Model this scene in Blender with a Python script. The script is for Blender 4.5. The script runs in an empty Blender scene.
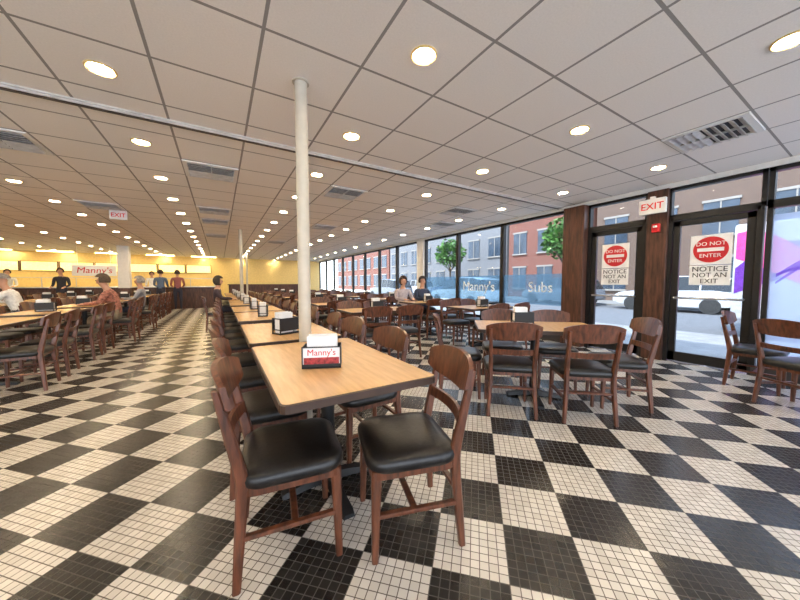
import bpy, bmesh, math, random
from mathutils import Vector, Matrix
random.seed(4)
S=bpy.context.scene; C=S.collection
CEIL=2.70; XW=5.95; YB=21.0
R=math.radians
# ---------------------------------------------------------------- materials
MATS={}
def nn(nt,t,**k):
    n=nt.nodes.new(t)
    for a,b in k.items(): setattr(n,a,b)
    return n
def M(name,col,rough=0.5,metal=0.0,var=0.08,scale=12.0,bump=0.0,emit=None,es=0.0,stretch=None,spec=None,coat=0.0):
    if name in MATS: return MATS[name]
    m=bpy.data.materials.new(name); m.use_nodes=True; nt=m.node_tree
    b=nt.nodes['Principled BSDF']
    b.inputs['Roughness'].default_value=rough; b.inputs['Metallic'].default_value=metal
    if spec is not None: b.inputs['Specular IOR Level'].default_value=spec
    if coat: b.inputs['Coat Weight'].default_value=coat; b.inputs['Coat Roughness'].default_value=0.15
    tc=nn(nt,'ShaderNodeTexCoord'); mp=nn(nt,'ShaderNodeMapping'); no=nn(nt,'ShaderNodeTexNoise')
    if stretch: mp.inputs['Scale'].default_value=stretch
    no.inputs['Scale'].default_value=scale; no.inputs['Detail'].default_value=4
    nt.links.new(tc.outputs['Object'],mp.inputs['Vector']); nt.links.new(mp.outputs[0],no.inputs['Vector'])
    cr=nn(nt,'ShaderNodeValToRGB')
    c0=[max(0,c*(1-var*2)) for c in col]; c1=[min(1,c*(1+var*2)) for c in col]
    cr.color_ramp.elements[0].position=0.3; cr.color_ramp.elements[1].position=0.7
    cr.color_ramp.elements[0].color=(*c0,1); cr.color_ramp.elements[1].color=(*c1,1)
    nt.links.new(no.outputs['Fac'],cr.inputs[0]); nt.links.new(cr.outputs[0],b.inputs['Base Color'])
    if bump:
        bp=nn(nt,'ShaderNodeBump'); bp.inputs['Strength'].default_value=bump; bp.inputs['Distance'].default_value=0.005
        nt.links.new(no.outputs['Fac'],bp.inputs['Height']); nt.links.new(bp.outputs[0],b.inputs['Normal'])
    if emit:
        b.inputs['Emission Color'].default_value=(*emit,1); b.inputs['Emission Strength'].default_value=es
    MATS[name]=m; return m
wood=M('cherry_wood',(0.115,0.036,0.016),0.35,var=0.3,scale=7,stretch=(6,6,1.0),coat=0.3)
woodd=M('dark_panel_wood',(0.085,0.034,0.02),0.4,var=0.3,scale=5,stretch=(6,6,0.8))
vinyl=M('black_vinyl',(0.010,0.009,0.009),0.34,var=0.2,scale=60,bump=0.15)
lam=M('maple_laminate',(0.62,0.375,0.17),0.26,var=0.06,scale=4,stretch=(10,1,1))
edge=M('dark_edge_band',(0.05,0.025,0.015),0.4)
iron=M('black_iron',(0.012,0.012,0.013),0.45)
cream=M('cream_paint',(0.56,0.51,0.42),0.45,var=0.03)
white=M('white_paint',(0.8,0.79,0.76),0.5,var=0.02)
wallm=M('wall_plaster',(0.62,0.55,0.42),0.7,var=0.04)
frame=M('bronze_frame',(0.014,0.013,0.013),0.4,metal=0.2)
chrome=M('brushed_steel',(0.55,0.55,0.56),0.3,metal=0.9,var=0.05)
red=M('sign_red',(0.6,0.015,0.02),0.5,var=0.02)
blackp=M('black_ink',(0.01,0.01,0.012),0.5)
paper=M('white_paper',(0.85,0.84,0.82),0.6,var=0.02)
def floor_mat():
    m=bpy.data.materials.new('checker_mosaic_floor'); m.use_nodes=True; nt=m.node_tree; L=nt.links
    b=nt.nodes['Principled BSDF']
    g=nn(nt,'ShaderNodeNewGeometry'); mp=nn(nt,'ShaderNodeMapping'); mp.vector_type='POINT'
    CH=0.31; N=8
    mp.inputs['Rotation'].default_value=(0,0,R(45)); mp.inputs['Scale'].default_value=(1/CH,1/CH,0)
    mp.inputs['Location'].default_value=(-0.49,0.127,0.5)
    L.new(g.outputs['Position'],mp.inputs['Vector'])
    ck=nn(nt,'ShaderNodeTexChecker'); ck.inputs['Scale'].default_value=1.0
    ck.inputs['Color1'].default_value=(1,1,1,1); ck.inputs['Color2'].default_value=(0,0,0,1)
    L.new(mp.outputs[0],ck.inputs['Vector'])
    sc=nn(nt,'ShaderNodeVectorMath',operation='SCALE'); sc.inputs['Scale'].default_value=N; L.new(mp.outputs[0],sc.inputs[0])
    fr=nn(nt,'ShaderNodeVectorMath',operation='FRACTION'); L.new(sc.outputs[0],fr.inputs[0])
    fl=nn(nt,'ShaderNodeVectorMath',operation='FLOOR'); L.new(sc.outputs[0],fl.inputs[0])
    sp=nn(nt,'ShaderNodeSeparateXYZ'); L.new(fr.outputs[0],sp.inputs[0])
    def edgev(o):
        a=nn(nt,'ShaderNodeMath',operation='SUBTRACT'); a.inputs[1].default_value=0.5; L.new(o,a.inputs[0])
        c=nn(nt,'ShaderNodeMath',operation='ABSOLUTE'); L.new(a.outputs[0],c.inputs[0]); return c.outputs[0]
    mx=nn(nt,'ShaderNodeMath',operation='MAXIMUM'); L.new(edgev(sp.outputs[0]),mx.inputs[0]); L.new(edgev(sp.outputs[1]),mx.inputs[1])
    gr=nn(nt,'ShaderNodeMath',operation='GREATER_THAN'); gr.inputs[1].default_value=0.45; L.new(mx.outputs[0],gr.inputs[0])
    wn=nn(nt,'ShaderNodeTexWhiteNoise'); wn.noise_dimensions='3D'; L.new(fl.outputs[0],wn.inputs['Vector'])
    def mixc(f,a,b2):
        x=nn(nt,'ShaderNodeMix',data_type='RGBA')
        L.new(f,x.inputs[0])
        for i,v in ((6,a),(7,b2)):
            if isinstance(v,tuple): x.inputs[i].default_value=(*v,1)
            else: L.new(v,x.inputs[i])
        return x.outputs[2]
    wt=mixc(wn.outputs['Value'],(0.60,0.55,0.48),(0.72,0.67,0.60))
    bt=mixc(wn.outputs['Value'],(0.016,0.014,0.013),(0.028,0.025,0.023))
    wg=mixc(gr.outputs[0],wt,(0.10,0.075,0.055))
    bg=mixc(gr.outputs[0],bt,(0.065,0.058,0.05))
    fin=mixc(ck.outputs['Fac'],bg,wg)
    L.new(fin,b.inputs['Base Color'])
    rr=nn(nt,'ShaderNodeMapRange'); rr.inputs['To Min'].default_value=0.24; rr.inputs['To Max'].default_value=0.7
    L.new(gr.outputs[0],rr.inputs['Value']); L.new(rr.outputs[0],b.inputs['Roughness'])
    bp=nn(nt,'ShaderNodeBump'); bp.invert=True; bp.inputs['Strength'].default_value=0.3; bp.inputs['Distance'].default_value=0.002
    L.new(gr.outputs[0],bp.inputs['Height']); L.new(bp.outputs[0],b.inputs['Normal'])
    return m
def grid_mat(name,x0,dx,y0,dy,lw,tile,line):
    m=bpy.data.materials.new(name); m.use_nodes=True; nt=m.node_tree; L=nt.links
    b=nt.nodes['Principled BSDF']; b.inputs['Roughness'].default_value=0.85
    g=nn(nt,'ShaderNodeNewGeometry'); sp=nn(nt,'ShaderNodeSeparateXYZ'); L.new(g.outputs['Position'],sp.inputs[0])
    outs=[]
    for o,a,d in ((sp.outputs[0],x0,dx),(sp.outputs[1],y0,dy)):
        s=nn(nt,'ShaderNodeMath',operation='SUBTRACT'); s.inputs[1].default_value=a-50*d; L.new(o,s.inputs[0])
        q=nn(nt,'ShaderNodeMath',operation='MODULO'); q.inputs[1].default_value=d; L.new(s.outputs[0],q.inputs[0])
        h=nn(nt,'ShaderNodeMath',operation='SUBTRACT'); h.inputs[1].default_value=d/2; L.new(q.outputs[0],h.inputs[0])
        ab=nn(nt,'ShaderNodeMath',operation='ABSOLUTE'); L.new(h.outputs[0],ab.inputs[0])
        r=nn(nt,'ShaderNodeMath',operation='SUBTRACT'); r.inputs[0].default_value=d/2; L.new(ab.outputs[0],r.inputs[1]); outs.append(r.outputs[0])
    mn=nn(nt,'ShaderNodeMath',operation='MINIMUM'); L.new(outs[0],mn.inputs[0]); L.new(outs[1],mn.inputs[1])
    cr=nn(nt,'ShaderNodeValToRGB'); e=cr.color_ramp; e.interpolation='CONSTANT'
    sc=nn(nt,'ShaderNodeMath',operation='MULTIPLY'); sc.inputs[1].default_value=10; L.new(mn.outputs[0],sc.inputs[0])
    e.elements[0].position=0; e.elements[0].color=(*line,1)
    e.elements[1].position=lw*10; e.elements[1].color=(*tile,1)
    L.new(sc.outputs[0],cr.inputs[0])
    no=nn(nt,'ShaderNodeTexNoise'); no.inputs['Scale'].default_value=90; no.inputs['Detail'].default_value=3; L.new(g.outputs['Position'],no.inputs['Vector'])
    mr=nn(nt,'ShaderNodeMapRange'); mr.inputs['To Min'].default_value=0.90; mr.inputs['To Max'].default_value=1.06; L.new(no.outputs['Fac'],mr.inputs['Value'])
    mu=nn(nt,'ShaderNodeVectorMath',operation='SCALE'); L.new(cr.outputs[0],mu.inputs[0]); L.new(mr.outputs[0],mu.inputs['Scale'])
    L.new(mu.outputs[0],b.inputs['Base Color'])
    return m
def clear_mat(name,tint,opac,rough=0.02,col=(0.8,0.85,0.9),transl=False):
    m=bpy.data.materials.new(name); m.use_nodes=True; nt=m.node_tree; L=nt.links
    for n in list(nt.nodes): nt.nodes.remove(n)
    o=nn(nt,'ShaderNodeOutputMaterial'); t=nn(nt,'ShaderNodeBsdfTransparent'); t.inputs[0].default_value=(*tint,1)
    if transl: p=nn(nt,'ShaderNodeBsdfTranslucent'); ci=p.inputs[0]
    else:
        p=nn(nt,'ShaderNodeBsdfPrincipled'); p.inputs['Roughness'].default_value=rough; ci=p.inputs['Base Color']
    no=nn(nt,'ShaderNodeTexNoise'); no.inputs['Scale'].default_value=3
    cr=nn(nt,'ShaderNodeValToRGB'); cr.color_ramp.elements[0].color=(*[c*0.95 for c in col],1); cr.color_ramp.elements[1].color=(*col,1)
    L.new(no.outputs['Fac'],cr.inputs[0]); L.new(cr.outputs[0],ci)
    x=nn(nt,'ShaderNodeMixShader'); x.inputs[0].default_value=opac
    L.new(t.outputs[0],x.inputs[1]); L.new(p.outputs[0],x.inputs[2]); L.new(x.outputs[0],o.inputs[0]); return m
glass=clear_mat('window_glass',(0.93,0.96,0.97),0.06,col=(0.1,0.1,0.1))
frost=clear_mat('frosted_film',(0.62,0.74,0.80),0.25,0.5,col=(0.45,0.55,0.6),transl=True)
vlet=clear_mat('white_vinyl_lettering',(1,1,1),0.97,0.5,col=(0.98,0.98,0.98),transl=False)
def brick_mat(name,c1,c2,mort,scale):
    m=bpy.data.materials.new(name); m.use_nodes=True; nt=m.node_tree; L=nt.links
    b=nt.nodes['Principled BSDF']; b.inputs['Roughness'].default_value=0.85
    tc=nn(nt,'ShaderNodeTexCoord'); sp=nn(nt,'ShaderNodeSeparateXYZ'); cb=nn(nt,'ShaderNodeCombineXYZ')
    ad=nn(nt,'ShaderNodeMath',operation='ADD')
    L.new(tc.outputs['Object'],sp.inputs[0]); L.new(sp.outputs[0],ad.inputs[0]); L.new(sp.outputs[1],ad.inputs[1]); L.new(ad.outputs[0],cb.inputs[0]); L.new(sp.outputs[2],cb.inputs[1])
    br=nn(nt,'ShaderNodeTexBrick'); br.inputs['Scale'].default_value=scale
    br.inputs['Color1'].default_value=(*c1,1); br.inputs['Color2'].default_value=(*c2,1); br.inputs['Mortar'].default_value=(*mort,1)
    L.new(cb.outputs[0],br.inputs['Vector']); L.new(br.outputs[0],b.inputs['Base Color']); return m
# ---------------------------------------------------------------- mesh helpers
def bxm(bm,mat4,bev=0.0,seg=1):
    r=bmesh.ops.create_cube(bm,size=1.0,matrix=mat4)
    if bev>0:
        ed=list({e for v in r['verts'] for e in v.link_edges})
        bmesh.ops.bevel(bm,geom=ed,offset=bev,segments=seg,affect='EDGES',profile=0.6)
def bx(bm,c,s,bev=0.0,seg=1):
    bxm(bm,Matrix.Translation(c)@Matrix.Diagonal((s[0],s[1],s[2],1)),bev,seg)
def beam(bm,p0,p1,w,h,bev=0.0):
    p0=Vector(p0);p1=Vector(p1);d=p1-p0; z=d.normalized()
    up=Vector((0,0,1)) if abs(z.z)<0.9 else Vector((0,1,0))
    x=up.cross(z).normalized(); y=z.cross(x)
    m=Matrix(((x.x,y.x,z.x,0),(x.y,y.y,z.y,0),(x.z,y.z,z.z,0),(0,0,0,1)))
    bxm(bm,Matrix.Translation((p0+p1)/2)@m@Matrix.Diagonal((w,h,d.length,1)),bev)
def cyl(bm,p0,p1,r0,r1=None,seg=20):
    r1=r0 if r1 is None else r1
    p0=Vector(p0);p1=Vector(p1);d=p1-p0
    q=d.to_track_quat('Z','Y').to_matrix().to_4x4()
    bmesh.ops.create_cone(bm,cap_ends=True,segments=seg,radius1=r0,radius2=r1,depth=d.length,matrix=Matrix.Translation((p0+p1)/2)@q)
def sweep(bm,pts,wd):
    rings=[]
    for (x,y,z),(w,d) in zip(pts,wd):
        c=min(w,d)*0.22; hw=w/2; hd=d/2
        o=[(hw-c,hd),(-hw+c,hd),(-hw,hd-c),(-hw,-hd+c),(-hw+c,-hd),(hw-c,-hd),(hw,-hd+c),(hw,hd-c)]
        rings.append([bm.verts.new((x+a,y+b,z)) for a,b in o])
    for a,b in zip(rings,rings[1:]):
        for i in range(8): bm.faces.new((a[i],a[(i+1)%8],b[(i+1)%8],b[i]))
    bm.faces.new(rings[0][::-1]); bm.faces.new(rings[-1])
def curved_panel(bm,f,n=14,k=3):
    G={}
    for s in (0,1):
        for i in range(n+1):
            for j in range(k+1):
                G[s,i,j]=bm.verts.new(f(-1+2*i/n,j/k,s))
    for i in range(n):
        for j in range(k):
            bm.faces.new((G[0,i,j],G[0,i+1,j],G[0,i+1,j+1],G[0,i,j+1]))
            bm.faces.new((G[1,i,j+1],G[1,i+1,j+1],G[1,i+1,j],G[1,i,j]))
        bm.faces.new((G[0,i,0],G[1,i,0],G[1,i+1,0],G[0,i+1,0]))
        bm.faces.new((G[0,i,k],G[0,i+1,k],G[1,i+1,k],G[1,i,k]))
    for j in range(k):
        bm.faces.new((G[0,0,j],G[0,0,j+1],G[1,0,j+1],G[1,0,j]))
        bm.faces.new((G[0,n,j],G[1,n,j],G[1,n,j+1],G[0,n,j+1]))
def rrect(w,d,r,n=5):
    P=[]
    for cx,cy,a0 in ((w/2-r,d/2-r,0),(-w/2+r,d/2-r,90),(-w/2+r,-d/2+r,180),(w/2-r,-d/2+r,270)):
        for i in range(n+1):
            a=R(a0+90*i/n); P.append((cx+r*math.cos(a),cy+r*math.sin(a)))
    return P
def loft(bm,rings,cap=True):
    V=[[bm.verts.new(p) for p in r] for r in rings]; n=len(V[0])
    for a,b in zip(V,V[1:]):
        for i in range(n): bm.faces.new((a[i],a[(i+1)%n],b[(i+1)%n],b[i]))
    if cap: bm.faces.new(V[0][::-1]); bm.faces.new(V[-1])
def mesh(bm,name,mats,smooth=False):
    bmesh.ops.recalc_face_normals(bm,faces=bm.faces[:])
    me=bpy.data.meshes.new(name); bm.to_mesh(me); bm.free()
    for m in (mats if isinstance(mats,(list,tuple)) else [mats]): me.materials.append(m)
    if smooth:
        me.polygons.foreach_set('use_smooth',[True]*len(me.polygons))
        try: me.set_sharp_from_angle(angle=R(40))
        except Exception: pass
    me.update(); return me
def obj(name,data,loc=(0,0,0),rot=0.0,parent=None,label=None,cat=None,group=None,kind=None):
    o=bpy.data.objects.new(name,data); C.objects.link(o)
    if parent is not None: o.parent=parent
    o.location=loc; o.rotation_euler=(0,0,rot)
    if label: o['label']=label
    if cat: o['category']=cat
    if group: o['group']=group
    if kind: o['kind']=kind
    return o
def inst(name,kit,loc,rot,label,cat,group=None,scale=1.0):
    e=obj(name,None,loc,rot,None,label,cat,group); e.empty_display_size=0.1; e.scale=(scale,)*3
    for pn,me in kit: obj(pn,me,parent=e)
    return e
def joined(kit,name):
    bm=bmesh.new(); mats=[]
    for pn,me in kit:
        m=me.materials[0]
        if m not in mats: mats.append(m)
        n0=len(bm.faces); bm.from_mesh(me); bm.faces.ensure_lookup_table()
        for f in bm.faces[n0:]: f.material_index=mats.index(m)
    me=bpy.data.meshes.new(name); bm.to_mesh(me); bm.free()
    for m in mats: me.materials.append(m)
    return me
FACE_MX=Matrix(((0,0,-1,0),(-1,0,0,0),(0,1,0,0),(0,0,0,1)))   # seen looking +X
FACE_MY=Matrix(((1,0,0,0),(0,0,-1,0),(0,1,0,0),(0,0,0,1)))    # seen looking +Y
def text_mesh(body,size,mat,ext=0.002,bold=0.0,sx=1.0,shear=0.0):
    cu=bpy.data.curves.new('txt','FONT'); cu.body=body; cu.size=size; cu.align_x='CENTER'; cu.align_y='CENTER'
    cu.extrude=ext; cu.offset=bold; cu.shear=shear; cu.resolution_u=3
    o=bpy.data.objects.new('txt',cu); C.objects.link(o); bpy.context.view_layer.update()
    me=bpy.data.meshes.new_from_object(o.evaluated_get(bpy.context.evaluated_depsgraph_get()))
    bpy.data.objects.remove(o); me.materials.clear(); me.materials.append(mat)
    me.name='lettering'
    if sx!=1.0: me.transform(Matrix.Diagonal((sx,1,1,1)))
    return me
def text(body,size,mat,loc,face,parent=None,**k):
    me=text_mesh(body,size,mat,**k); me.transform(face)
    return obj('lettering',me,loc,parent=parent)
# ---------------------------------------------------------------- shell
fm=floor_mat()
bm=bmesh.new(); bx(bm,(-3.0,8.5,-0.05),(18.2,26,0.1)); obj('floor',mesh(bm,'floor',fm),kind='structure',label='black and white checkerboard mosaic tile floor')
cm=grid_mat('ceiling_tiles',0.89,0.623,1.37,0.635,0.010,(0.92,0.885,0.84),(0.33,0.31,0.29))
bm=bmesh.new(); bx(bm,(-3.0,8.5,CEIL+0.15),(18.6,26,0.3)); obj('ceiling',mesh(bm,'ceiling',cm),kind='structure',label='white suspended acoustic tile ceiling')
bm=bmesh.new(); bx(bm,(-12.1,8.5,CEIL/2),(0.2,26,CEIL)); obj('wall_west',mesh(bm,'wall_west',wallm),kind='structure')
wy=M('cream_tile_wall',(0.82,0.62,0.25),0.5,var=0.04)
bm=bmesh.new(); bx(bm,(-3.0,YB+0.1,CEIL/2),(18.2,0.2,CEIL)); obj('wall_north',mesh(bm,'wall_north',wy),kind='structure')
bm=bmesh.new(); bx(bm,(-3.0,3.57,CEIL-0.006),(17.8,0.09,0.014)); bx(bm,(-3.0,3.545,CEIL-0.014),(17.8,0.012,0.03))
obj('trim_1',mesh(bm,'trim',M('ceiling_track_paint',(0.6,0.57,0.53),0.5)),kind='structure',label='painted partition track across the ceiling')
bm=bmesh.new(); bx(bm,(-3.0,3.60,CEIL-0.018),(17.8,0.03,0.012)); obj('trim_2',mesh(bm,'trim',M('track_slot_dark',(0.12,0.10,0.09),0.5)),kind='structure')
# ---------------------------------------------------------------- window wall
def pane(name,y0,y1,z0,z1,label,mull=0.05,x=XW):
    bm=bmesh.new(); t=0.1
    bx(bm,(x,y0+mull/2,(z0+z1)/2),(t,mull,z1-z0)); bx(bm,(x,y1-mull/2,(z0+z1)/2),(t,mull,z1-z0))
    bx(bm,(x,(y0+y1)/2,z0+mull/2),(t,y1-y0,mull)); bx(bm,(x,(y0+y1)/2,z1-mull/2),(t,y1-y0,mull))
    o=obj(name,mesh(bm,'window_frame',frame),label=label,kind='structure')
    bm=bmesh.new(); bx(bm,(x,(y0+y1)/2,(z0+z1)/2),(0.008,y1-y0-2*mull+0.01,z1-z0-2*mull+0.01))
    obj('glass_pane',mesh(bm,'glass_pane',glass),parent=o)
    return o
HEAD=2.63
bm=bmesh.new(); bx(bm,(XW,8.5,(HEAD+CEIL)/2),(0.16,26,CEIL-HEAD)); obj('wall_east',mesh(bm,'wall_east',white),kind='structure',label='white header strip above the storefront glass')
kw=M('knee_wall_dark',(0.05,0.045,0.045),0.5)
bm=bmesh.new(); bx(bm,(XW,12.2,0.15),(0.14,17.6,0.3)); bx(bm,(XW,-2.0,0.06),(0.14,5.9,0.12)); obj('baseboard_east',mesh(bm,'b',kw),kind='structure')
n=0
ys=[3.42,5.02,6.62,8.22]
for a,b in zip(ys,ys[1:]):
    n+=1; w=pane('window_%d'%n,a,b,0.3,HEAD,'tall storefront window with frosted lettering band')
    bm=bmesh.new(); bx(bm,(XW-0.012,(a+b)/2,1.06),(0.004,b-a-0.1,0.66)); obj('frosted_band',mesh(bm,'frosted_band',frost),parent=w)
    if n==1: text("Subs",0.32,vlet,(XW-0.02,4.0,1.10),FACE_MX,parent=w)
    if n==2: text("Manny's",0.36,vlet,(XW-0.02,(a+b)/2,1.10),FACE_MX,parent=w)
n=3; yy=8.6
while yy<20.4:
    n+=1; pane('window_%d'%n,yy,yy+1.5,0.3,HEAD,'tall dark framed storefront window'); yy+=1.5
for y0,y1 in ((3.03,3.42),(8.22,8.6),(1.86,2.12)):
    bm=bmesh.new(); dx=0.25 if y0<8 and y0>2.5 else 0.16
    bx(bm,(XW-dx/2+0.05,(y0+y1)/2,HEAD/2),(dx,y1-y0,HEAD),0.004)
    obj('wall_pier',mesh(bm,'wall_pier',woodd if y0<8 else white),kind='structure',label='clad pier between the storefront glazing')
pane('window_20',-5.0,-0.6,0.12,HEAD,'tall storefront window'); w=pane('window_21',-0.6,0.9,0.12,2.18,'storefront window with white film graphic')
pane('window_22',-0.6,0.9,2.18,HEAD,'transom window')
bm=bmesh.new(); bx(bm,(XW-0.012,0.15,1.1),(0.004,1.4,1.9)); obj('white_film',mesh(bm,'white_film',clear_mat('pale_film',(0.85,0.9,0.95),0.45,0.5,col=(0.7,0.72,0.8),transl=True)),parent=w)
bm=bmesh.new()
for k,(c,w0) in enumerate(((0.7,0.025),(0.5,0.04),(0.3,0.025))):
    pr=[]
    for i in range(17):
        t=i/16; y=0.80-1.2*t; z=0.5+c+1.0*math.sin(t*2.2+k*0.5)*0.6
        pr.append((y,z,w0*math.sin(math.pi*min(1,t+0.1))+0.006))
    for (ya,za,wa),(yb_,zb_,wb) in zip(pr,pr[1:]):
        bm.faces.new([bm.verts.new(p) for p in ((XW-0.02,ya,za-wa),(XW-0.02,yb_,zb_-wb),(XW-0.02,yb_,zb_+wb),(XW-0.02,ya,za+wa))])
obj('swirl_decal',mesh(bm,'swirl_decal',clear_mat('violet_decal',(0.6,0.5,0.9),0.5,0.5,col=(0.45,0.30,0.75),transl=True)),parent=w)
def door(name,y0,y1):
    H=2.13
    pane('window_3%d'%int(y0),y0-0.04,y1+0.04,H+0.05,HEAD,'transom window above the glass door',0.045)
    bm=bmesh.new()
    for y in (y0,y1): bx(bm,(XW,y,H/2),(0.12,0.06,H+0.1))
    bx(bm,(XW,(y0+y1)/2,H+0.03),(0.12,y1-y0,0.06))
    o=obj(name,mesh(bm,'door_frame',frame),kind='structure',label='aluminium framed glass exit door with notice signs')
    bm=bmesh.new(); a=y0+0.035;b=y1-0.035; x=XW-0.01
    for y in (a+0.04,b-0.04): bx(bm,(x,y,H/2+0.005),(0.05,0.08,H-0.03),0.003)
    bx(bm,(x,(a+b)/2,H-0.045),(0.05,b-a,0.08),0.003); bx(bm,(x,(a+b)/2,0.09),(0.05,b-a,0.14),0.003)
    obj('door_leaf',mesh(bm,'door_leaf',frame),parent=o)
    bm=bmesh.new(); bx(bm,(x,(a+b)/2,1.13),(0.008,b-a-0.14,1.96)); obj('glass_pane',mesh(bm,'glass_pane',glass),parent=o)
    bm=bmesh.new(); cyl(bm,(x-0.09,a+0.06,0.98),(x-0.09,b-0.06,0.98),0.016)
    for y in (a+0.07,b-0.07): cyl(bm,(x-0.09,y,0.98),(x-0.02,y,0.98),0.012)
    obj('push_bar',mesh(bm,'push_bar',chrome,True),parent=o)
    c=(a+b)/2
    s=obj('notice_sign',None,(x-0.012,c,1.31),label='white notice sign with black lettering on glass door',cat='sign')
    bm=bmesh.new(); bx(bm,(0,0,0),(0.004,0.42,0.28),0.001); obj('sign_panel',mesh(bm,'sign_panel',paper),parent=s)
    text('NOTICE',0.10,blackp,(-0.006,0,0.085),FACE_MX,s)
    text('NOT AN',0.09,blackp,(-0.004,0,0.0),FACE_MX,s); text('EXIT',0.09,blackp,(-0.004,0,-0.085),FACE_MX,s)
    s=obj('notice_sign',None,(x-0.012,c,1.67),label='white sign with red circle on glass door',cat='sign')
    bm=bmesh.new(); bx(bm,(0,0,0),(0.004,0.42,0.42),0.001); obj('sign_panel',mesh(bm,'sign_panel',paper),parent=s)
    bm=bmesh.new(); cyl(bm,(-0.002,0,0),(-0.005,0,0),0.18,seg=40); obj('red_disc',mesh(bm,'d',red),parent=s)
    text('DO NOT',0.075,paper,(-0.007,0,0.08),FACE_MX,s); text('ENTER',0.075,paper,(-0.007,0,-0.085),FACE_MX,s)
    bm=bmesh.new(); bx(bm,(-0.006,0,0),(0.003,0.27,0.05)); obj('white_bar',mesh(bm,'w',paper),parent=s)
door('door_1',0.95,1.84); door('door_2',2.16,3.0)
def exit_sign(loc,face,lab,s=1.0):
    e=obj('exit_sign',None,loc,label=lab,cat='sign')
    lx=(0.05,0.30,0.2) if face is FACE_MX else (0.30,0.05,0.2)
    bm=bmesh.new(); bx(bm,(0,0,0),lx,0.006); bx(bm,(0,0,0.11),(0.05,0.05,0.04)); obj('sign_box',mesh(bm,'sign_box',white),parent=e)
    off=(-0.028,0,-0.005) if face is FACE_MX else (0,-0.028,-0.005)
    text('EXIT',0.125,M('exit_red',(0.6,0.02,0.02),0.5,emit=(0.9,0.03,0.02),es=0.15),off,face,e,bold=0.001)
    e.scale=(s,)*3
exit_sign((XW-0.28,1.99,2.36),FACE_MX,'white exit sign with red letters hung beside the glass doors',1.1)
exit_sign((-1.73,8.3,CEIL-0.115),FACE_MY,'white exit sign with red letters hanging from the ceiling',0.9)
e=obj('fire_alarm',None,(XW-0.13,1.99,2.05),label='red wall mounted fire alarm strobe on wood pier',cat='alarm')
bm=bmesh.new(); bx(bm,(0.01,0,0),(0.07,0.1,0.13),0.008); obj('alarm_body',mesh(bm,'a',red),parent=e)
bm=bmesh.new(); bx(bm,(-0.035,0,0.02),(0.03,0.05,0.03),0.006); obj('strobe_lens',mesh(bm,'a',white),parent=e)
# ---------------------------------------------------------------- ceiling fittings
bm=bmesh.new()
prof=[(0.088,0.01),(0.088,-0.006),(0.079,-0.012),(0.068,-0.006),(0.065,0.0)]
loft(bm,[[(r*math.cos(2*math.pi*i/28),r*math.sin(2*math.pi*i/28),z) for i in range(28)] for r,z in prof],cap=False)
ringm=mesh(bm,'trim_ring',M('lamp_trim',(0.85,0.62,0.28),0.3,metal=0.2),True)
bm=bmesh.new(); cyl(bm,(0,0,0.005),(0,0,-0.005),0.066,seg=28)
lensm=mesh(bm,'lamp_lens',M('lamp_glow',(1,0.9,0.7),0.5,emit=(1.0,0.82,0.56),es=130.0))
for i in range(-6,3):
    for j in range(0,17):
        x=1.2+i*1.87; y=0.42+j*1.27
        if x<-11.5: continue
        e=obj('recessed_light',None,(x,y,CEIL),label='round recessed downlight glowing warm in ceiling tile',cat='ceiling light',group='recessed ceiling downlights')
        obj('trim_ring',ringm,parent=e); obj('lamp_lens',lensm,parent=e)
def vent(x,y):
    e=obj('ceiling_vent',None,(x,y,CEIL-0.002),label='square metal air diffuser grille set in the ceiling',cat='vent',group='ceiling air vents')
    for pn,me in VK: obj(pn,me,parent=e)
bm=bmesh.new()
for s in (-1,1): bx(bm,(s*0.28,0,-0.004),(0.05,0.61,0.018)); bx(bm,(0,s*0.28,-0.004),(0.52,0.05,0.018))
f1=mesh(bm,'vent_frame',white)
bm=bmesh.new()
for i in range(9):
    y=-0.24+i*0.06
    bxm(bm,Matrix.Translation((0,y,-0.012))@Matrix.Rotation(R(30 if i<5 else -30),4,'X')@Matrix.Diagonal((0.52,0.048,0.004,1)))
bx(bm,(0,0,-0.012),(0.012,0.5,0.02))
f2=mesh(bm,'louvers',M('vent_louver',(0.55,0.54,0.52),0.5))
bm=bmesh.new(); bx(bm,(0,0,0.001),(0.52,0.52,0.004)); f3=mesh(bm,'duct_back',M('duct_dark',(0.05,0.05,0.05),0.8))
VK=[('vent_frame',f1),('louvers',f2),('duct_back',f3)]
XT=lambda k:1.2+0.623*k
YT=lambda k:1.69+0.635*k
for x,y in ((XT(5),YT(-1)),(XT(-2),YT(5)),(XT(1),YT(5)),(XT(-5),YT(5)),(XT(5),YT(5)),(XT(6),YT(7)),(XT(-5),YT(10)),(XT(-2),YT(9)),(XT(-2),YT(11)),(XT(-8),YT(10)),(XT(2),YT(10)),(XT(-2),YT(15)),(XT(1),YT(16))):
    vent(x,y)
def pole(x,y,r=0.046):
    e=obj('support_pole',None,(x,y,0),label='round cream painted steel support pole between tables',cat='pole',group='support poles')
    bm=bmesh.new(); cyl(bm,(0,0,0.0),(0,0,CEIL),r,seg=28); obj('pole_shaft',mesh(bm,'pole_shaft',cream,True),parent=e)
    bm=bmesh.new(); cyl(bm,(0,0,CEIL-0.008),(0,0,CEIL),r+0.015,seg=28); obj('ceiling_collar',mesh(bm,'ceiling_collar',cream,True),parent=e)
pole(0.565,2.385); pole(0.545,9.68); pole(1.2,17)
e=obj('square_column',None,(-3.3,16.3,0),label='white painted square structural column',cat='column')
bm=bmesh.new(); bx(bm,(0,0,CEIL/2),(0.36,0.36,CEIL),0.01); obj('column_shaft',mesh(bm,'c',white),parent=e)
bm=bmesh.new(); bx(bm,(0,0,0.5),(0.40,0.40,1.0),0.01); obj('column_wainscot',mesh(bm,'c',woodd),parent=e)
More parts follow.
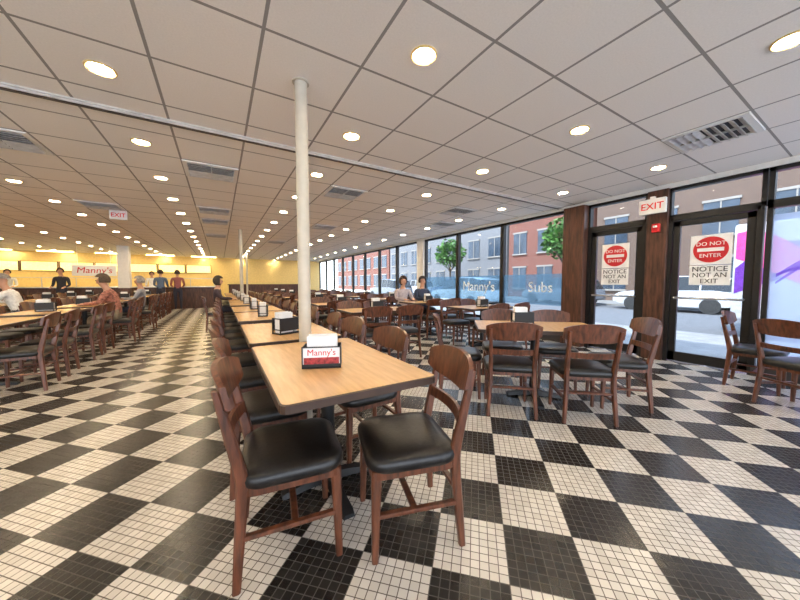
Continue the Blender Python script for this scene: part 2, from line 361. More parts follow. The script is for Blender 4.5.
# ---------------------------------------------------------------- chair
def chair_kit():
    K=[]
    bm=bmesh.new()
    loft(bm,[[(x,y,z) for x,y in rrect(0.42,0.39,0.05)] for z in (0.37,0.405)]); K.append(('seat_frame',mesh(bm,'seat_frame',wood,True)))
    bm=bmesh.new(); rr=[]
    for s,z in ((0.97,0.40),(1.0,0.41),(1.01,0.43),(0.99,0.447),(0.93,0.459),(0.75,0.468),(0.4,0.472),(0.1,0.473)):
        rr.append([(x*s,y*s,z) for x,y in rrect(0.45,0.42,0.09)])
    loft(bm,rr); K.append(('seat',mesh(bm,'seat',vinyl,True)))
    def yb(z): return -0.190-max(0,z-0.43)*0.22
    for s in (-1,1):
        bm=bmesh.new()
        zs=[0,0.15,0.3,0.42,0.5,0.6,0.7,0.80]
        sweep(bm,[(s*(0.185+0.02*(1 if z<0.3 else 0)*(1-z/0.3)+0.012*max(0,z-0.45)/0.4),(-0.222+0.032*min(1,z/0.42)) if z<0.42 else yb(z),z) for z in zs],
              [(0.028,0.03),(0.032,0.038),(0.034,0.044),(0.034,0.05),(0.033,0.046),(0.03,0.04),(0.028,0.034),(0.025,0.026)])
        K.append(('leg',mesh(bm,'leg',wood,True)))
    for s in (-1,1):
        bm=bmesh.new()
        sweep(bm,[(s*(0.192-0.012*z/0.42),0.180-0.01*z/0.42,z) for z in (0,0.2,0.34,0.40)],[(0.026,0.028),(0.034,0.036),(0.040,0.042),(0.042,0.044)])
        K.append(('leg',mesh(bm,'leg',wood,True)))
    bm=bmesh.new()
    def fp(u,v,s):
        x=u*0.235; zt=0.865-0.03*u*u-0.012*u**6; zb=0.70+0.035*u*u*u*u
        z=zb+(zt-zb)*v
        y=yb(z)-0.045*(1-u*u)+0.022
        return (x,y+(0.0 if s else 0.022),z)
    curved_panel(bm,fp,18,4); K.append(('backrest',mesh(bm,'backrest',wood,True)))
    bm=bmesh.new()
    def fs(u,v,s):
        z=0.565+0.05*v; return (u*0.188,yb(z)-0.035*(1-u*u)+0.006+(0 if s else 0.016),z)
    curved_panel(bm,fs,12,2); K.append(('lower_slat',mesh(bm,'lower_slat',wood,True)))
    bm=bmesh.new()
    for s in (-1,1): beam(bm,(s*0.191,-0.20,0.20),(s*0.187,0.175,0.20),0.03,0.018,0.004)
    beam(bm,(-0.187,0.0,0.20),(0.187,0.0,0.20),0.03,0.018,0.004)
    beam(bm,(-0.187,-0.20,0.26),(0.187,-0.20,0.26),0.03,0.018,0.004)
    K.append(('stretcher',mesh(bm,'stretcher',wood)))
    return K
CK=chair_kit(); CJ=joined(CK,'dining_chair')
CLAB='cherry wood chair with black vinyl seat at '
def chair(x,y,face,where='a laminate table',j=0.0,force=False):
    rot=R(face-90)+random.uniform(-j,j)
    if not force:
        for px,py in PS:
            if math.hypot(px-x,py-y)<0.56: return
    if math.hypot(x,y)<6.5: inst('dining_chair',CK,(x,y,0),rot,CLAB+where,'chair','dining chairs')
    else: obj('dining_chair',CJ,(x,y,0),rot,None,CLAB+where,'chair','dining chairs')
# ---------------------------------------------------------------- table
def table_kit(w,d):
    K=[]
    bm=bmesh.new(); loft(bm,[[(x,y,z) for x,y in rrect(w-0.012,d-0.012,0.03,3)] for z in (0.722,0.752)]); K.append(('tabletop',mesh(bm,'tabletop',lam)))
    bm=bmesh.new()
    o=rrect(w,d,0.035,3); i=rrect(w-0.014,d-0.014,0.029,3)
    loft(bm,[[(*p,0.753) for p in i],[(*p,0.749) for p in o],[(*p,0.718) for p in o],[(*p,0.716) for p in i]],cap=False)
    K.append(('edge_band',mesh(bm,'edge_band',edge)))
    bm=bmesh.new(); cyl(bm,(0,0,0.05),(0,0,0.70),0.038,seg=20); cyl(bm,(0,0,0.05),(0,0,0.10),0.06,0.04,seg=20)
    beam(bm,(-w*0.35,0,0.708),(w*0.35,0,0.708),0.04,0.016); beam(bm,(0,-d*0.3,0.708),(0,d*0.3,0.708),0.04,0.016)
    K.append(('pedestal',mesh(bm,'pedestal',iron,True)))
    bm=bmesh.new()
    for a in (0,90,180,270):
        r=0.27 if a in(0,180) else 0.34
        q=Matrix.Rotation(R(a),4,'Z')
        vs=[]
        for t,z0,z1,hw in ((0,0.02,0.075,0.035),(0.5,0.012,0.05,0.032),(0.93,0.0,0.028,0.036),(1,0.0,0.02,0.03)):
            vs.append([q@Vector((r*t,-hw,z0)),q@Vector((r*t,hw,z0)),q@Vector((r*t,hw*0.8,z1)),q@Vector((r*t,-hw*0.8,z1))])
        loft(bm,vs)
    K.append(('base',mesh(bm,'base',iron)))
    return K
TKY=table_kit(0.72,1.20); TKX=table_kit(1.20,0.75)
TJ={id(k):joined(k,'dining_table') for k in (TKY,TKX)}
def table(x,y,kit=None,lab='rectangular maple laminate dining table on black iron pedestal',rot=0.0):
    kit=kit or TKY
    if math.hypot(x,y)<8: inst('dining_table',kit,(x,y,0),rot,lab,'table','dining tables')
    else: obj('dining_table',TJ[id(kit)],(x,y,0),rot,None,lab,'table','dining tables')
def caddy_kit():
    K=[]
    bm=bmesh.new()
    bx(bm,(0,0,0.006),(0.17,0.10,0.012),0.002)
    for sx in (-1,1):
        for sy in (-1,1): bx(bm,(sx*0.081,sy*0.046,0.06),(0.007,0.007,0.12))
    for z in (0.035,0.115):
        for sy in (-1,1): bx(bm,(0,sy*0.046,z),(0.17,0.006,0.006))
        for sx in (-1,1): bx(bm,(sx*0.081,0,z),(0.006,0.098,0.006))
    bx(bm,(0,-0.047,0.07),(0.16,0.003,0.09)); bx(bm,(0,0.047,0.07),(0.16,0.003,0.09))
    K.append(('rack',mesh(bm,'rack',iron)))
    bm=bmesh.new()
    for i in range(9): bx(bm,(-0.02+random.uniform(-.003,.003),-0.028+i*0.007,0.085+random.uniform(-.004,.004)),(0.11,0.005,0.145))
    K.append(('napkins',mesh(bm,'napkins',paper)))
    bm=bmesh.new(); cyl(bm,(0.06,0.02,0.013),(0.06,0.02,0.11),0.017,seg=14); cyl(bm,(0.06,-0.02,0.013),(0.06,-0.02,0.10),0.016,seg=14)
    K.append(('shakers',mesh(bm,'shakers',chrome,True)))
    return K
CAD=caddy_kit(); CADJ=joined(CAD,'napkin_caddy')
def caddy(x,y,rot=0.0,z=0.753):
    lab='black wire caddy with white napkins and shakers on table'
    if math.hypot(x,y)<7: inst('napkin_caddy',CAD,(x,y,z),rot,lab,'napkin holder','napkin caddies',1.2)
    else: obj('napkin_caddy',CADJ,(x,y,z),rot,None,lab,'napkin holder','napkin caddies').scale=(1.2,)*3
SEATED=[(-3.45,9.15,180,'lean',(0.85,0.85,0.85),(0.05,0.06,0.1),(0.25,0.22,0.2),'person in white shirt leaning over a table',dict(cap=True)),
 (-1.76,8.2,180,'lean',(0.35,0.14,0.10),(0.25,0.2,0.14),(0.08,0.05,0.03),'person in rust plaid shirt seated at table',dict(plaid=True)),
 (-1.76,10.25,180,'sit',(0.3,0.3,0.33),(0.04,0.05,0.09),(0.3,0.28,0.26),'grey haired person in grey shirt seated at table',{}),
 (-0.06,8.95,0,'sit',(0.06,0.04,0.05),(0.03,0.03,0.05),(0.04,0.03,0.02),'person in dark top seated at the row of tables',dict(long=True)),
 (4.02,6.57,270,'sit',(0.5,0.42,0.42),(0.03,0.03,0.05),(0.06,0.03,0.02),'woman with dark hair seated by the window',dict(long=True)),
 (4.62,6.57,270,'sit',(0.03,0.04,0.07),(0.03,0.03,0.05),(0.03,0.02,0.02),'man in dark shirt seated by the window',{})]
PS=[(s[0],s[1]) for s in SEATED]
# main row
rowc=[1.73,3.04,4.55,5.85,7.4,8.7,10.6,11.9,13.5,14.8]
for i,yc in enumerate(rowc):
    table(0.535,yc)
    if i==0:
        chair(0.27,1.44,-8,'the near table'); chair(0.26,2.05,-3,'the near table')
        chair(0.765,1.24,164,'the near table'); chair(0.86,1.98,182,'the near table')
    else:
        for dy in (-0.3,0.3):
            chair(0.22,yc+dy,0,j=0.08); chair(0.87,yc+dy,180,j=0.08)
    if i: caddy(0.5,yc-0.1 if i>1 else 2.8,R(90 if i%2 else 80) if i>1 else R(25))
# menu stand on first table
e=obj('menu_caddy',None,(0.47,1.60,0.753),R(-22),label='black caddy holding printed red and white menu cards and napkins',cat='napkin holder')
bm=bmesh.new(); bx(bm,(0,0,0.006),(0.20,0.13,0.012),0.002)
for sx in (-1,1): bx(bm,(sx*0.098,0,0.055),(0.004,0.13,0.11))
bx(bm,(0,0.063,0.055),(0.20,0.004,0.11)); bx(bm,(0,-0.063,0.012),(0.20,0.004,0.022)); bx(bm,(0,-0.063,0.112),(0.20,0.004,0.006))
obj('rack',mesh(bm,'rack',iron),parent=e)
bm=bmesh.new(); bx(bm,(0,-0.058,0.065),(0.188,0.002,0.095)); obj('menu_card',mesh(bm,'menu_card',paper),parent=e)
bm=bmesh.new(); bx(bm,(0,-0.060,0.040),(0.18,0.002,0.034)); obj('red_strip',mesh(bm,'s',M('menu_red',(0.35,0.03,0.03),0.5,var=0.3,scale=60)),parent=e)
text("Manny's",0.046,red,(0,-0.060,0.082),FACE_MY,e,ext=0.0005)
bm=bmesh.new()
for i in range(14): bx(bm,(random.uniform(-.004,.004),-0.04+i*0.006,0.085+random.uniform(-.006,.006)),(0.15,0.004,0.15))
obj('napkins',mesh(bm,'napkins',paper),parent=e)
# right group, table turned diagonal to the room
TC=Vector((2.83,1.96)); ax=Vector((math.cos(R(-42)),math.sin(R(-42)))); ay=Vector((-ax.y,ax.x))
table(TC.x,TC.y,TKX,'maple laminate dining table turned diagonally near the doors',R(-42))
W='table near the doors'
for a,b,f in ((-0.31,-0.36,48),(0.31,-0.38,50),(-0.76,-0.02,-38),(0.76,-0.03,136),(-0.26,0.44,228),(0.32,0.44,226)):
    p=TC+ax*a+ay*b; chair(p.x,p.y,f,W)
p=TC+ax*-0.12+ay*0.02; caddy(p.x,p.y,R(-30))
table(5.25,-0.05); chair(4.70,0.42,-28,'table beside the storefront'); chair(4.86,-0.2,0,'table beside the storefront'); chair(5.28,0.80,-88,'table beside the storefront')
# right field of tables
for cx in (2.3,4.3):
    for r in range(7):
        yc=4.1+r*1.75+(0.5 if cx<3 else 0.0)
        table(cx,yc,TKX)
        for dx in (-0.28,0.28):
            chair(cx+dx,yc-0.42,90,j=0.15); chair(cx+dx,yc+0.42,270,j=0.15)
        caddy(cx,yc,0.0)
# left field
for r in range(7):
    for cx in (-2.35,-4.05,-5.9,-7.8):
        yc=5.35+r*1.55+(0.0 if cx>-3 else 0.5)
        if cx<-4 and r<1: continue
        table(cx,yc,TKY)
        for dy in (-0.3,0.3):
            chair(cx-0.40,yc+dy,0,j=0.1); chair(cx+0.42,yc+dy,180,j=0.1)
        caddy(cx,yc,0.0)
# ---------------------------------------------------------------- people
def person_mesh(J,E,lab,root):
    bm=bmesh.new(); ly=bm.verts.layers.skin.verify(); V={}
    for k,(p,r) in J.items():
        v=bm.verts.new(p); v[ly].radius=r if isinstance(r,tuple) else (r,r); v[ly].use_root=(k==root); V[k]=v
    for a,b in E: bm.edges.new((V[a],V[b]))
    me=bpy.data.meshes.new('p'); bm.to_mesh(me); bm.free()
    o=bpy.data.objects.new('p',me); C.objects.link(o)
    sk=o.modifiers.new('s','SKIN'); sk.use_smooth_shade=True
    sb=o.modifiers.new('b','SUBSURF'); sb.levels=2; sb.render_levels=2
    bpy.context.view_layer.update()
    out=bpy.data.meshes.new_from_object(o.evaluated_get(bpy.context.evaluated_depsgraph_get()))
    bpy.data.objects.remove(o); out.materials.clear()
    segs=[(Vector(J[a][0]),Vector(J[b][0]),lab(a,b)) for a,b in E]
    hc=Vector(J['head'][0])
    for v in out.vertices:
        d=v.co-hc
        if abs(d.x)<0.022 and d.y>0.05 and -0.05<d.z<0.01: v.co.y+=0.018
    out.update()
    for p in out.polygons:
        c=p.center; best=9;bl=0
        for a,b,l in segs:
            ab=b-a; t=max(0,min(1,(c-a).dot(ab)/max(1e-9,ab.length_squared)))
            dd=(c-a-ab*t).length
            if dd<best: best=dd;bl=l
        p.material_index=bl
    return out
def skeleton(seated,lean=0.0):
    J={};E=[]
    z0=0.55 if seated else 0.95
    J['pel']=((0,0,z0),(0.155,0.115)); J['wst']=((0,0.01+lean*0.3,z0+0.17),(0.13,0.095)); J['chs']=((0,0.015+lean*0.7,z0+0.36),(0.155,0.105))
    J['nb']=((0,0.01+lean,z0+0.5),(0.075,0.07)); J['nk']=((0,0.02+lean*1.1,z0+0.56),0.05); J['jaw']=((0,0.045+lean*1.2,z0+0.62),(0.058,0.068))
    J['head']=((0,0.045+lean*1.25,z0+0.70),(0.075,0.092)); J['top']=((0,0.03+lean*1.25,z0+0.775),(0.052,0.065))
    E+=[('pel','wst'),('wst','chs'),('chs','nb'),('nb','nk'),('nk','jaw'),('jaw','head'),('head','top')]
    for s,n in ((-1,'l'),(1,'r')):
        sh=(s*0.19,0.005+lean*0.95,z0+0.455)
        if seated: el=(s*0.235,0.10+lean,z0+0.26); wr=(s*0.13,0.32+lean,z0+0.245)
        else: el=(s*0.24,0.02,z0+0.17); wr=(s*0.20,0.2,z0+0.10)
        J['sh'+n]=(sh,0.062); J['el'+n]=(el,0.044); J['wr'+n]=(wr,0.030)
        d=(Vector(wr)-Vector(el)).normalized()
        pm=Vector(wr)+d*0.055; J['pm'+n]=(tuple(pm),(0.038,0.017))
        E+=[('chs','sh'+n),('sh'+n,'el'+n),('el'+n,'wr'+n),('wr'+n,'pm'+n)]
        side=Vector((1,0,0))
        for q,(ox,ln) in enumerate(((-0.027,0.065),(-0.009,0.078),(0.009,0.074),(0.027,0.058))):
            a=pm+d*0.025+side*ox; b=a+d*ln*0.5; c=b+d*ln*0.4+Vector((0,0,-0.015))
            for nme,pp in (('a',a),('b',b),('c',c)): J['f%s%d%s'%(nme,q,n)]=(tuple(pp),0.0085)
            E+=[('pm'+n,'fa%d%s'%(q,n)),('fa%d%s'%(q,n),'fb%d%s'%(q,n)),('fb%d%s'%(q,n),'fc%d%s'%(q,n))]
        t=Vector(wr)+d*0.03+side*(-s*0.04); t2=t+d*0.04+side*(-s*0.012)
        J['ta'+n]=(tuple(t),0.011); J['tb'+n]=(tuple(t2),0.009); E+=[('wr'+n,'ta'+n),('ta'+n,'tb'+n)]
        if seated:
            J['hp'+n]=((s*0.095,0.05,z0-0.02),0.09); J['kn'+n]=((s*0.12,0.42,0.52),0.062); J['an'+n]=((s*0.12,0.40,0.10),0.042); J['to'+n]=((s*0.13,0.55,0.04),0.036)
        else:
            J['hp'+n]=((s*0.095,0.0,z0-0.08),0.09); J['kn'+n]=((s*0.10,0.02,0.50),0.06); J['an'+n]=((s*0.10,0.0,0.09),0.042); J['to'+n]=((s*0.11,0.15,0.04),0.036)
        E+=[('pel','hp'+n),('hp'+n,'kn'+n),('kn'+n,'an'+n),('an'+n,'to'+n)]
    def lab(a,b):
        if b in('nk','jaw','head','top') : return 0
        if b[:2] in ('pm','fa','fb','fc','ta','tb'): return 0
        if b[:2] in ('wr',): return 1
        if b[:2]=='hp' or b[:2]=='kn' or b[:2]=='an': return 2
        if b[:2]=='to': return 3
        return 1
    return J,E,lab
PM={}
for key,(st,ln) in {'sit':(True,0.0),'lean':(True,0.16),'stand':(False,0.0)}.items():
    J,E,lab=skeleton(st,ln); PM[key]=(person_mesh(J,E,lab,'pel'),J['head'][0])
def hair_mesh(mat,long=False,cap=False):
    bm=bmesh.new(); bmesh.ops.create_uvsphere(bm,u_segments=20,v_segments=14,radius=1.0)
    dele=[]
    for f in bm.faces:
        c=f.calc_center_median()
        if cap:
            if c.z<0.15: dele.append(f)
        elif c.z<(-0.9 if long else -0.35) or (c.y>0.35 and c.z<0.45): dele.append(f)
    bmesh.ops.delete(bm,geom=dele,context='FACES')
    bmesh.ops.transform(bm,matrix=Matrix.Diagonal((0.092,0.112,0.125,1)),verts=bm.verts[:])
    bmesh.ops.solidify(bm,geom=bm.faces[:],thickness=-0.012)
    return mesh(bm,'hair',mat,True)
skin=M('skin',(0.55,0.30,0.20),0.5,var=0.05); shoe=M('shoe_leather',(0.02,0.018,0.017),0.5)
eyem=M('eye_dark',(0.02,0.015,0.012),0.3)
bm=bmesh.new(); bmesh.ops.create_uvsphere(bm,u_segments=8,v_segments=6,radius=0.009); eye=mesh(bm,'eye',eyem,True)
bm=bmesh.new(); bxm(bm,Matrix.Diagonal((0.016,0.032,0.055,1)),0.007,2); ear=mesh(bm,'ear',skin,True)
bm=bmesh.new(); bx(bm,(0,0.084,-0.055),(0.04,0.012,0.008),0.003); lips=mesh(bm,'mouth',M('lip',(0.4,0.12,0.1),0.5),True)
def person(x,y,face,pose,shirt,pants,hair,label,long=False,z=0.0,cap=False,plaid=False):
    me,hc=PM[pose]; me=me.copy()
    for nm,col in (('skin',None),('shirt',shirt),('pants',pants),('shoe',None)):
        if col is None: me.materials.append(skin if nm=='skin' else shoe)
        else: me.materials.append(M('%s_%d_%d_%d'%(nm,col[0]*100,col[1]*100,col[2]*100),col,0.8,var=0.3 if plaid and nm=='shirt' else 0.08,scale=25,bump=0.3))
    o=obj('person',me,(x,y,z),R(face-90),None,label,'person')
    h=M('hair_%d'%(hair[0]*1000),hair,0.7,var=0.2,scale=40)
    obj('hair',hair_mesh(h,long,cap),(hc[0],hc[1]-0.008,hc[2]+0.012),parent=o)
    for s in (-1,1):
        obj('eye',eye,(hc[0]+s*0.03,hc[1]+0.085,hc[2]),parent=o); obj('ear',ear,(hc[0]+s*0.078,hc[1],hc[2]-0.01),parent=o)
    obj('mouth',lips,hc,parent=o)
for x,y,f,po,s,pa,h,l,k in SEATED:
    person(x,y,f,po,s,pa,h,l,**k); chair(x-0.03*math.cos(R(f)),y-0.03*math.sin(R(f)),f,force=True)
for x,y,f,s,l in ((-5.2,16.6,260,(0.03,0.03,0.04),'person in dark shirt standing near the counter'),(-7.0,16.4,100,(0.03,0.03,0.03),'person in black clothes standing at the counter'),
                  (-7.6,19.3,270,(0.8,0.8,0.8),'server in white uniform behind the counter'),(-2.9,19.4,270,(0.8,0.8,0.8),'server in white uniform behind the counter'),(-2.2,16.6,80,(0.1,0.15,0.25),'person in blue shirt standing at the counter'),(-1.6,16.6,95,(0.3,0.1,0.1),'person in red shirt standing at the counter')):
    person(x,y,f,'stand',s,(0.03,0.03,0.05),(0.05,0.03,0.02),l)
# ---------------------------------------------------------------- back counter
e=obj('service_counter',None,(-5.6,17.6,0),label='long dark wood cafeteria serving counter with steel top',cat='counter')
bm=bmesh.new(); bx(bm,(0,0,0.5),(11,0.7,1.0),0.01)
for i in range(14): bx(bm,(-5.1+i*0.785,-0.36,0.52),(0.66,0.02,0.8),0.008)
obj('counter_body',mesh(bm,'b',woodd),parent=e)
bm=bmesh.new(); bx(bm,(0,0,1.02),(11.1,0.8,0.04),0.01); obj('countertop',mesh(bm,'t',chrome),parent=e)
bm=bmesh.new(); bx(bm,(0,0.1,1.42),(11.0,0.35,0.02))
for i in range(12): cyl(bm,(-5.4+i*0.98,0.1,1.04),(-5.4+i*0.98,0.1,1.42),0.015,seg=10)
obj('sneeze_guard',mesh(bm,'s',chrome),parent=e)
mb=M('menu_board_lit',(0.9,0.8,0.5),0.5,emit=(1.0,0.68,0.18),es=1.0,var=0.1,scale=20)
for i in range(9):
    e=obj('menu_board',None,(-11+i*1.25,YB-0.03,2.0),label='glowing pale yellow menu board above the serving line',cat='menu board',group='menu boards')
    bm=bmesh.new(); bx(bm,(0,0,0),(1.15,0.05,0.42),0.005); obj('board_panel',mesh(bm,'m',mb),parent=e)
    bm=bmesh.new()
    for s in (-1,1): bx(bm,(s*0.59,-0.01,0),(0.03,0.06,0.46)); bx(bm,(0,-0.01,s*0.22),(1.2,0.06,0.02))
    obj('board_frame',mesh(bm,'m',woodd),parent=e)
for i in range(6):
    e=obj('wall_washer_lamp',None,(-10.2+i*1.9,YB-1.0,CEIL-0.03),label='slim warm lamp bar washing the serving line wall',cat='ceiling light',group='serving line lamp bars')
    bm=bmesh.new(); bx(bm,(0,0,0.005),(1.2,0.12,0.05),0.005); obj('lamp_housing',mesh(bm,'h',white),parent=e)
    bm=bmesh.new(); bx(bm,(0,0.0,-0.025),(1.14,0.09,0.015)); obj('lamp_tube',mesh(bm,'t',M('warm_tube',(1,.9,.6),0.5,emit=(1.0,0.70,0.24),es=30)),parent=e)
e=obj('wall_sign',None,(-4.45,17.35,1.72),label='white rectangular sign with red script lettering above the counter',cat='sign')
bm=bmesh.new(); bx(bm,(0,0,0),(1.35,0.05,0.45),0.01)
for s in (-0.5,0.5): cyl(bm,(s,0,0.2),(s,0,0.98),0.008,seg=8)
obj('sign_panel',mesh(bm,'s',paper),parent=e)
text("Manny's",0.34,red,(0,-0.03,0),FACE_MY,e,shear=0.15)
e=obj('low_partition',None,(2.4,17.6,0),label='dark wood half height room divider',cat='partition')
bm=bmesh.new(); bx(bm,(0,0,0.55),(4.0,0.15,1.1),0.01); bx(bm,(0,0,1.12),(4.1,0.22,0.04),0.01); obj('partition_panel',mesh(bm,'p',woodd),parent=e)
# ---------------------------------------------------------------- outdoors
bm=bmesh.new(); bx(bm,(8.2,8,-0.11),(4.3,70,0.1)); obj('sidewalk',mesh(bm,'s',M('concrete',(0.24,0.235,0.225),0.85,scale=3)),label='grey concrete sidewalk outside the glass',cat='sidewalk')
bm=bmesh.new(); bx(bm,(15.35,8,-0.2),(10,70,0.1)); obj('road',mesh(bm,'s',M('asphalt',(0.13,0.13,0.135),0.9,scale=6)),label='grey asphalt street outside the windows',cat='road')
bm=bmesh.new(); bx(bm,(22.35,8,-0.11),(4,70,0.1)); obj('sidewalk',mesh(bm,'s',MATS['concrete']),label='grey concrete sidewalk across the street',cat='sidewalk')
bm=bmesh.new(); bx(bm,(-8.0,-19.6,-0.11),(28,30,0.1)); obj('bounce_ground',mesh(bm,'s',M('pale_bounce_ground',(0.85,0.83,0.8),0.85,scale=3)),label='pale ground added behind the camera to bounce light onto ceiling',cat='reflector')  # unseen bright ground added out of view, bounces sunlight up onto the ceiling
bk=brick_mat('brick_red',(0.20,0.05,0.03),(0.15,0.04,0.025),(0.22,0.19,0.17),3.5); bg=brick_mat('brick_grey',(0.17,0.175,0.19),(0.14,0.145,0.16),(0.22,0.22,0.23),3)
bt_=brick_mat('brick_brown',(0.13,0.075,0.05),(0.10,0.055,0.04),(0.18,0.165,0.15),3.5)
wing=M('building_window',(0.04,0.06,0.09),0.25,var=0.2,scale=1)
def building(y0,y1,h,mat,lab,nw):
    e=obj('building',None,(24.55,(y0+y1)/2,0),label=lab,cat='building')
    bm=bmesh.new(); bx(bm,(4,0,h/2-0.1),(8,y1-y0,h+0.2)); bx(bm,(3.9,0,h+0.1),(8.4,y1-y0+.2,0.3)); obj('facade',mesh(bm,'f',mat),parent=e)
    bm=bmesh.new(); bm2=bmesh.new(); st=(y1-y0)/nw
    for i in range(nw):
        for z in range(int(h/3.2)):
            c=-(y1-y0)/2+st*(i+.5)
            bx(bm,(-0.02,c,1.7+z*3.2),(0.1,st*0.55,1.9)); bx(bm2,(-0.06,c,0.7+z*3.2),(0.2,st*0.6,0.12)); bx(bm2,(-0.06,c,2.72+z*3.2),(0.12,st*0.6,0.14)); bx(bm2,(-0.06,c,1.7+z*3.2),(0.08,0.06,1.9))
    obj('facade_windows',mesh(bm,'f',wing),parent=e); obj('window_trim',mesh(bm2,'f',M('stone_trim',(0.28,0.26,0.24),0.8)),parent=e)
building(-20,1,7,bg,'grey brick street building with dark windows',7)
building(1.5,12,9,bt_,'brown brick street building with dark windows',4)
building(12.3,20,10,bk,'red brick street building with dark windows',3)
building(20.3,44,9,bg,'grey commercial building with large windows',8)
building(44.5,70,12,bk,'tall red brick building down the street',8)
def wheels(K,ys,x0,r=0.34):
    for y in ys:
        for s in (-1,1):
            bm=bmesh.new(); cyl(bm,(s*(x0-0.21),y,r),(s*x0,y,r),r,seg=24); cyl(bm,(s*x0,y,r),(s*(x0+0.015),y,r),r*0.6,seg=16)
            K.append(('wheel',mesh(bm,'w',M('tyre',(0.03,0.03,0.03),0.7),True)))
def car_kit(paint):
    K=[]; bm=bmesh.new()
    st=[(-2.35,0.45,0.75,0.70),(-2.25,0.35,0.95,0.84),(-1.5,0.28,1.02,0.92),(0.3,0.28,1.0,0.93),(1.2,0.28,0.98,0.92),(2.0,0.32,0.88,0.86),(2.35,0.42,0.68,0.72)]
    loft(bm,[[(-w,y,z0),(-w*1.02,y,(z0+z1)/2),(-w*0.96,y,z1),(-w*0.5,y,z1+.03),(w*0.5,y,z1+.03),(w*0.96,y,z1),(w*1.02,y,(z0+z1)/2),(w,y,z0)] for y,z0,z1,w in st])
    K.append(('car_body',mesh(bm,'b',paint,True)))
    bm=bmesh.new(); st=[(-2.2,1.0,0.80),(-1.9,1.5,0.70),(-1.3,1.62,0.70),(0.1,1.64,0.70),(0.5,1.5,0.72),(1.15,1.0,0.80)]
    loft(bm,[[(-0.86,y,0.98),(-w,y,z),(w,y,z),(0.86,y,0.98)] for y,z,w in st]); K.append(('car_windows',mesh(bm,'g',M('car_glass',(0.02,0.025,0.03),0.1),True)))
    bm=bmesh.new(); st=[(-1.95,1.55,0.68),(-1.3,1.66,0.70),(0.1,1.68,0.70),(0.45,1.56,0.70)]
    loft(bm,[[(-w,y,z-0.05),(-w*0.9,y,z),(w*0.9,y,z),(w,y,z-0.05)] for y,z,w in st])
    for y in (-1.1,-0.2):
        for s in (-1,1): beam(bm,(s*0.85,y,0.98),(s*0.72,y,1.6),0.06,0.06)
    K.append(('car_roof',mesh(bm,'r',paint,True)))
    wheels(K,(-1.45,1.4),0.95); return K
cw=car_kit(M('car_white',(0.5,0.51,0.53),0.25,coat=0.4)); cg=car_kit(M('car_silver',(0.22,0.235,0.26),0.25,metal=0.4)); cb=car_kit(M('car_blue',(0.04,0.07,0.16),0.25))
for x,y,k,l in ((18.9,5.6,cw,'white suv parked across the street'),(18.9,-1.5,cg,'silver suv parked across the street'),(18.9,11.3,cg,'silver suv parked across the street'),(12.2,13.0,cw,'white suv parked at the curb'),(18.9,22,cb,'dark blue suv parked across the street'),(12.2,22,cg,'silver suv parked at the curb'),(18.9,28,cw,'white suv parked across the street')):
    inst('car',k,(x,y,-0.15),0,l,'car')
# delivery van with purple and pink graphics
K=[]
vp=M('van_white',(0.5,0.5,0.52),0.3)
bm=bmesh.new(); bx(bm,(0,-0.7,1.62),(2.1,4.4,2.3),0.06,2); K.append(('cargo_box',mesh(bm,'b',vp,True)))
bm=bmesh.new()
loft(bm,[[(-w,y,0.35),(-w,y,z),(w,y,z),(w,y,0.35)] for y,z,w in ((1.5,2.2,0.98),(1.9,2.15,0.98),(2.5,1.35,0.97),(3.2,1.15,0.9),(3.35,0.8,0.85))]); bx(bm,(0,0,0.42),(1.7,5.2,0.14))
K.append(('cab',mesh(bm,'b',vp,True)))
bm=bmesh.new(); loft(bm,[[(-w,y,z0),(-w,y,z1),(w,y,z1),(w,y,z0)] for y,z0,z1,w in ((1.6,1.3,2.0,0.99),(1.95,1.3,1.98,0.99),(2.45,1.32,1.36,0.98))]); K.append(('cab_windows',mesh(bm,'g',MATS['car_glass'])))
for nm,col,ph,zz in (('purple_graphic',(0.13,0.03,0.30),0.0,0.1),('pink_graphic',(0.65,0.05,0.25),1.6,0.45)):
    for sgn in (1,):
        bm=bmesh.new(); pr=[]
        for i in range(31):
            t=i/30; pr.append((-2.85+4.2*t,1.3+zz+0.5*math.sin(t*7+ph),0.16+0.26*abs(math.sin(math.pi*t*2.2+0.6))))
        x=sgn*(1.056+(0.004 if ph else 0))
        for (ya,za,wa),(yb_,zb_,wb) in zip(pr,pr[1:]):
            bm.faces.new([bm.verts.new(p) for p in ((x,ya,za-wa),(x,yb_,zb_-wb),(x,yb_,zb_+wb),(x,ya,za+wa))])
        K.append((nm,mesh(bm,nm,M(nm,col,0.4))))
wheels(K,(-1.8,2.4),0.98,0.38)
inst('delivery_van',K,(11.9,-0.75,-0.15),math.pi,'white delivery van with purple and pink graphics parked at curb','van')
gl=M('leaf_green',(0.06,0.15,0.03),0.7,var=0.4,scale=2)
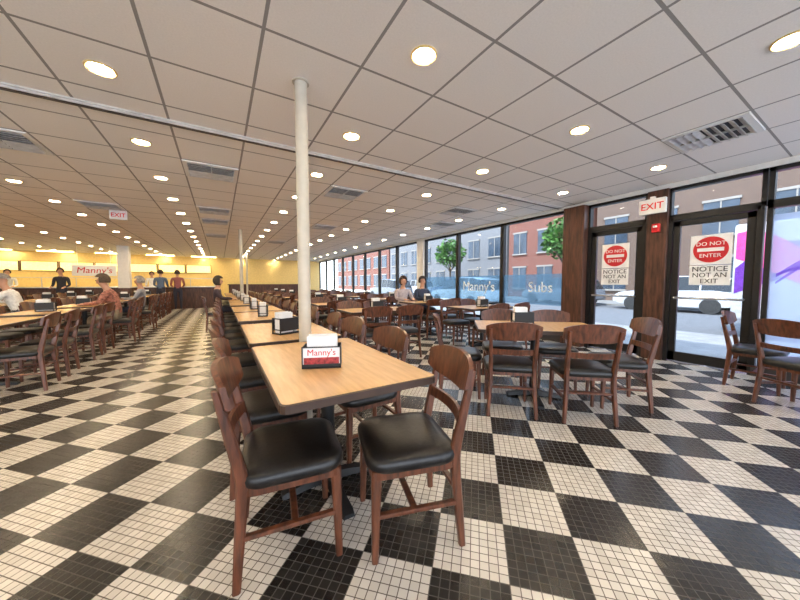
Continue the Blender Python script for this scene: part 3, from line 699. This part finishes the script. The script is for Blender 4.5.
def leaves(bm,n,c,r,s):
    for i in range(n):
        v=Vector((random.gauss(0,1),random.gauss(0,1),random.gauss(0,1))).normalized()*random.uniform(.4,1)
        m=Matrix.Translation((c[0]+v.x*r[0],c[1]+v.y*r[1],c[2]+v.z*r[2]))@Matrix.Rotation(random.random()*6,4,v)@Matrix.Diagonal((s,s*.7,1,1))
        bmesh.ops.create_grid(bm,x_segments=1,y_segments=1,size=1,matrix=m)
for tx,ty in ((20.9,12.2),(20.9,24.5)):
    e=obj('street_tree',None,(tx,ty,-0.06),label='green leafy street tree by the far curb',cat='tree')
    bm=bmesh.new(); cyl(bm,(0,0,0),(0,0,3),0.14,0.08,10)
    for a in range(5): cyl(bm,(0,0,2.4),(math.cos(a*1.3)*1.2,math.sin(a*1.3)*1.2,4.2),0.05,0.02,6)
    obj('trunk',mesh(bm,'t',M('bark',(0.08,0.06,0.045),0.9)),parent=e)
    bm=bmesh.new(); leaves(bm,900,(0,0,4.4),(1.6,1.6,1.6),0.14); o=obj('foliage',mesh(bm,'l',gl),parent=e); o['kind']='stuff'
# ---------------------------------------------------------------- light
w=bpy.data.worlds.new('sky'); S.world=w; w.use_nodes=True; nt=w.node_tree; bgd=nt.nodes['Background']
tc=nn(nt,'ShaderNodeTexCoord'); sp=nn(nt,'ShaderNodeSeparateXYZ'); cr=nn(nt,'ShaderNodeValToRGB')
cr.color_ramp.elements[0].position=0.0; cr.color_ramp.elements[0].color=(0.92,0.96,1.0,1)
cr.color_ramp.elements[1].position=0.7; cr.color_ramp.elements[1].color=(0.5,0.68,1.0,1)
nt.links.new(tc.outputs['Generated'],sp.inputs[0]); nt.links.new(sp.outputs[2],cr.inputs[0]); nt.links.new(cr.outputs[0],bgd.inputs[0])
bgd.inputs[1].default_value=3.2
sun=bpy.data.lights.new('sun','SUN'); sun.energy=5; sun.angle=R(2); sun.color=(1,0.95,0.88)
so=bpy.data.objects.new('sun',sun); C.objects.link(so); so.rotation_euler=(R(10),R(-38),0)
S.view_settings.view_transform='Standard'; S.view_settings.look='None'; S.view_settings.exposure=0.58
# ---------------------------------------------------------------- camera
cam=bpy.data.cameras.new('camera'); cam.lens=13.5; cam.sensor_width=36; cam.clip_end=300
co=bpy.data.objects.new('camera',cam); C.objects.link(co); co.location=(0,0,1.2); co.rotation_euler=(R(90-3.24),0,R(-31)); S.camera=co
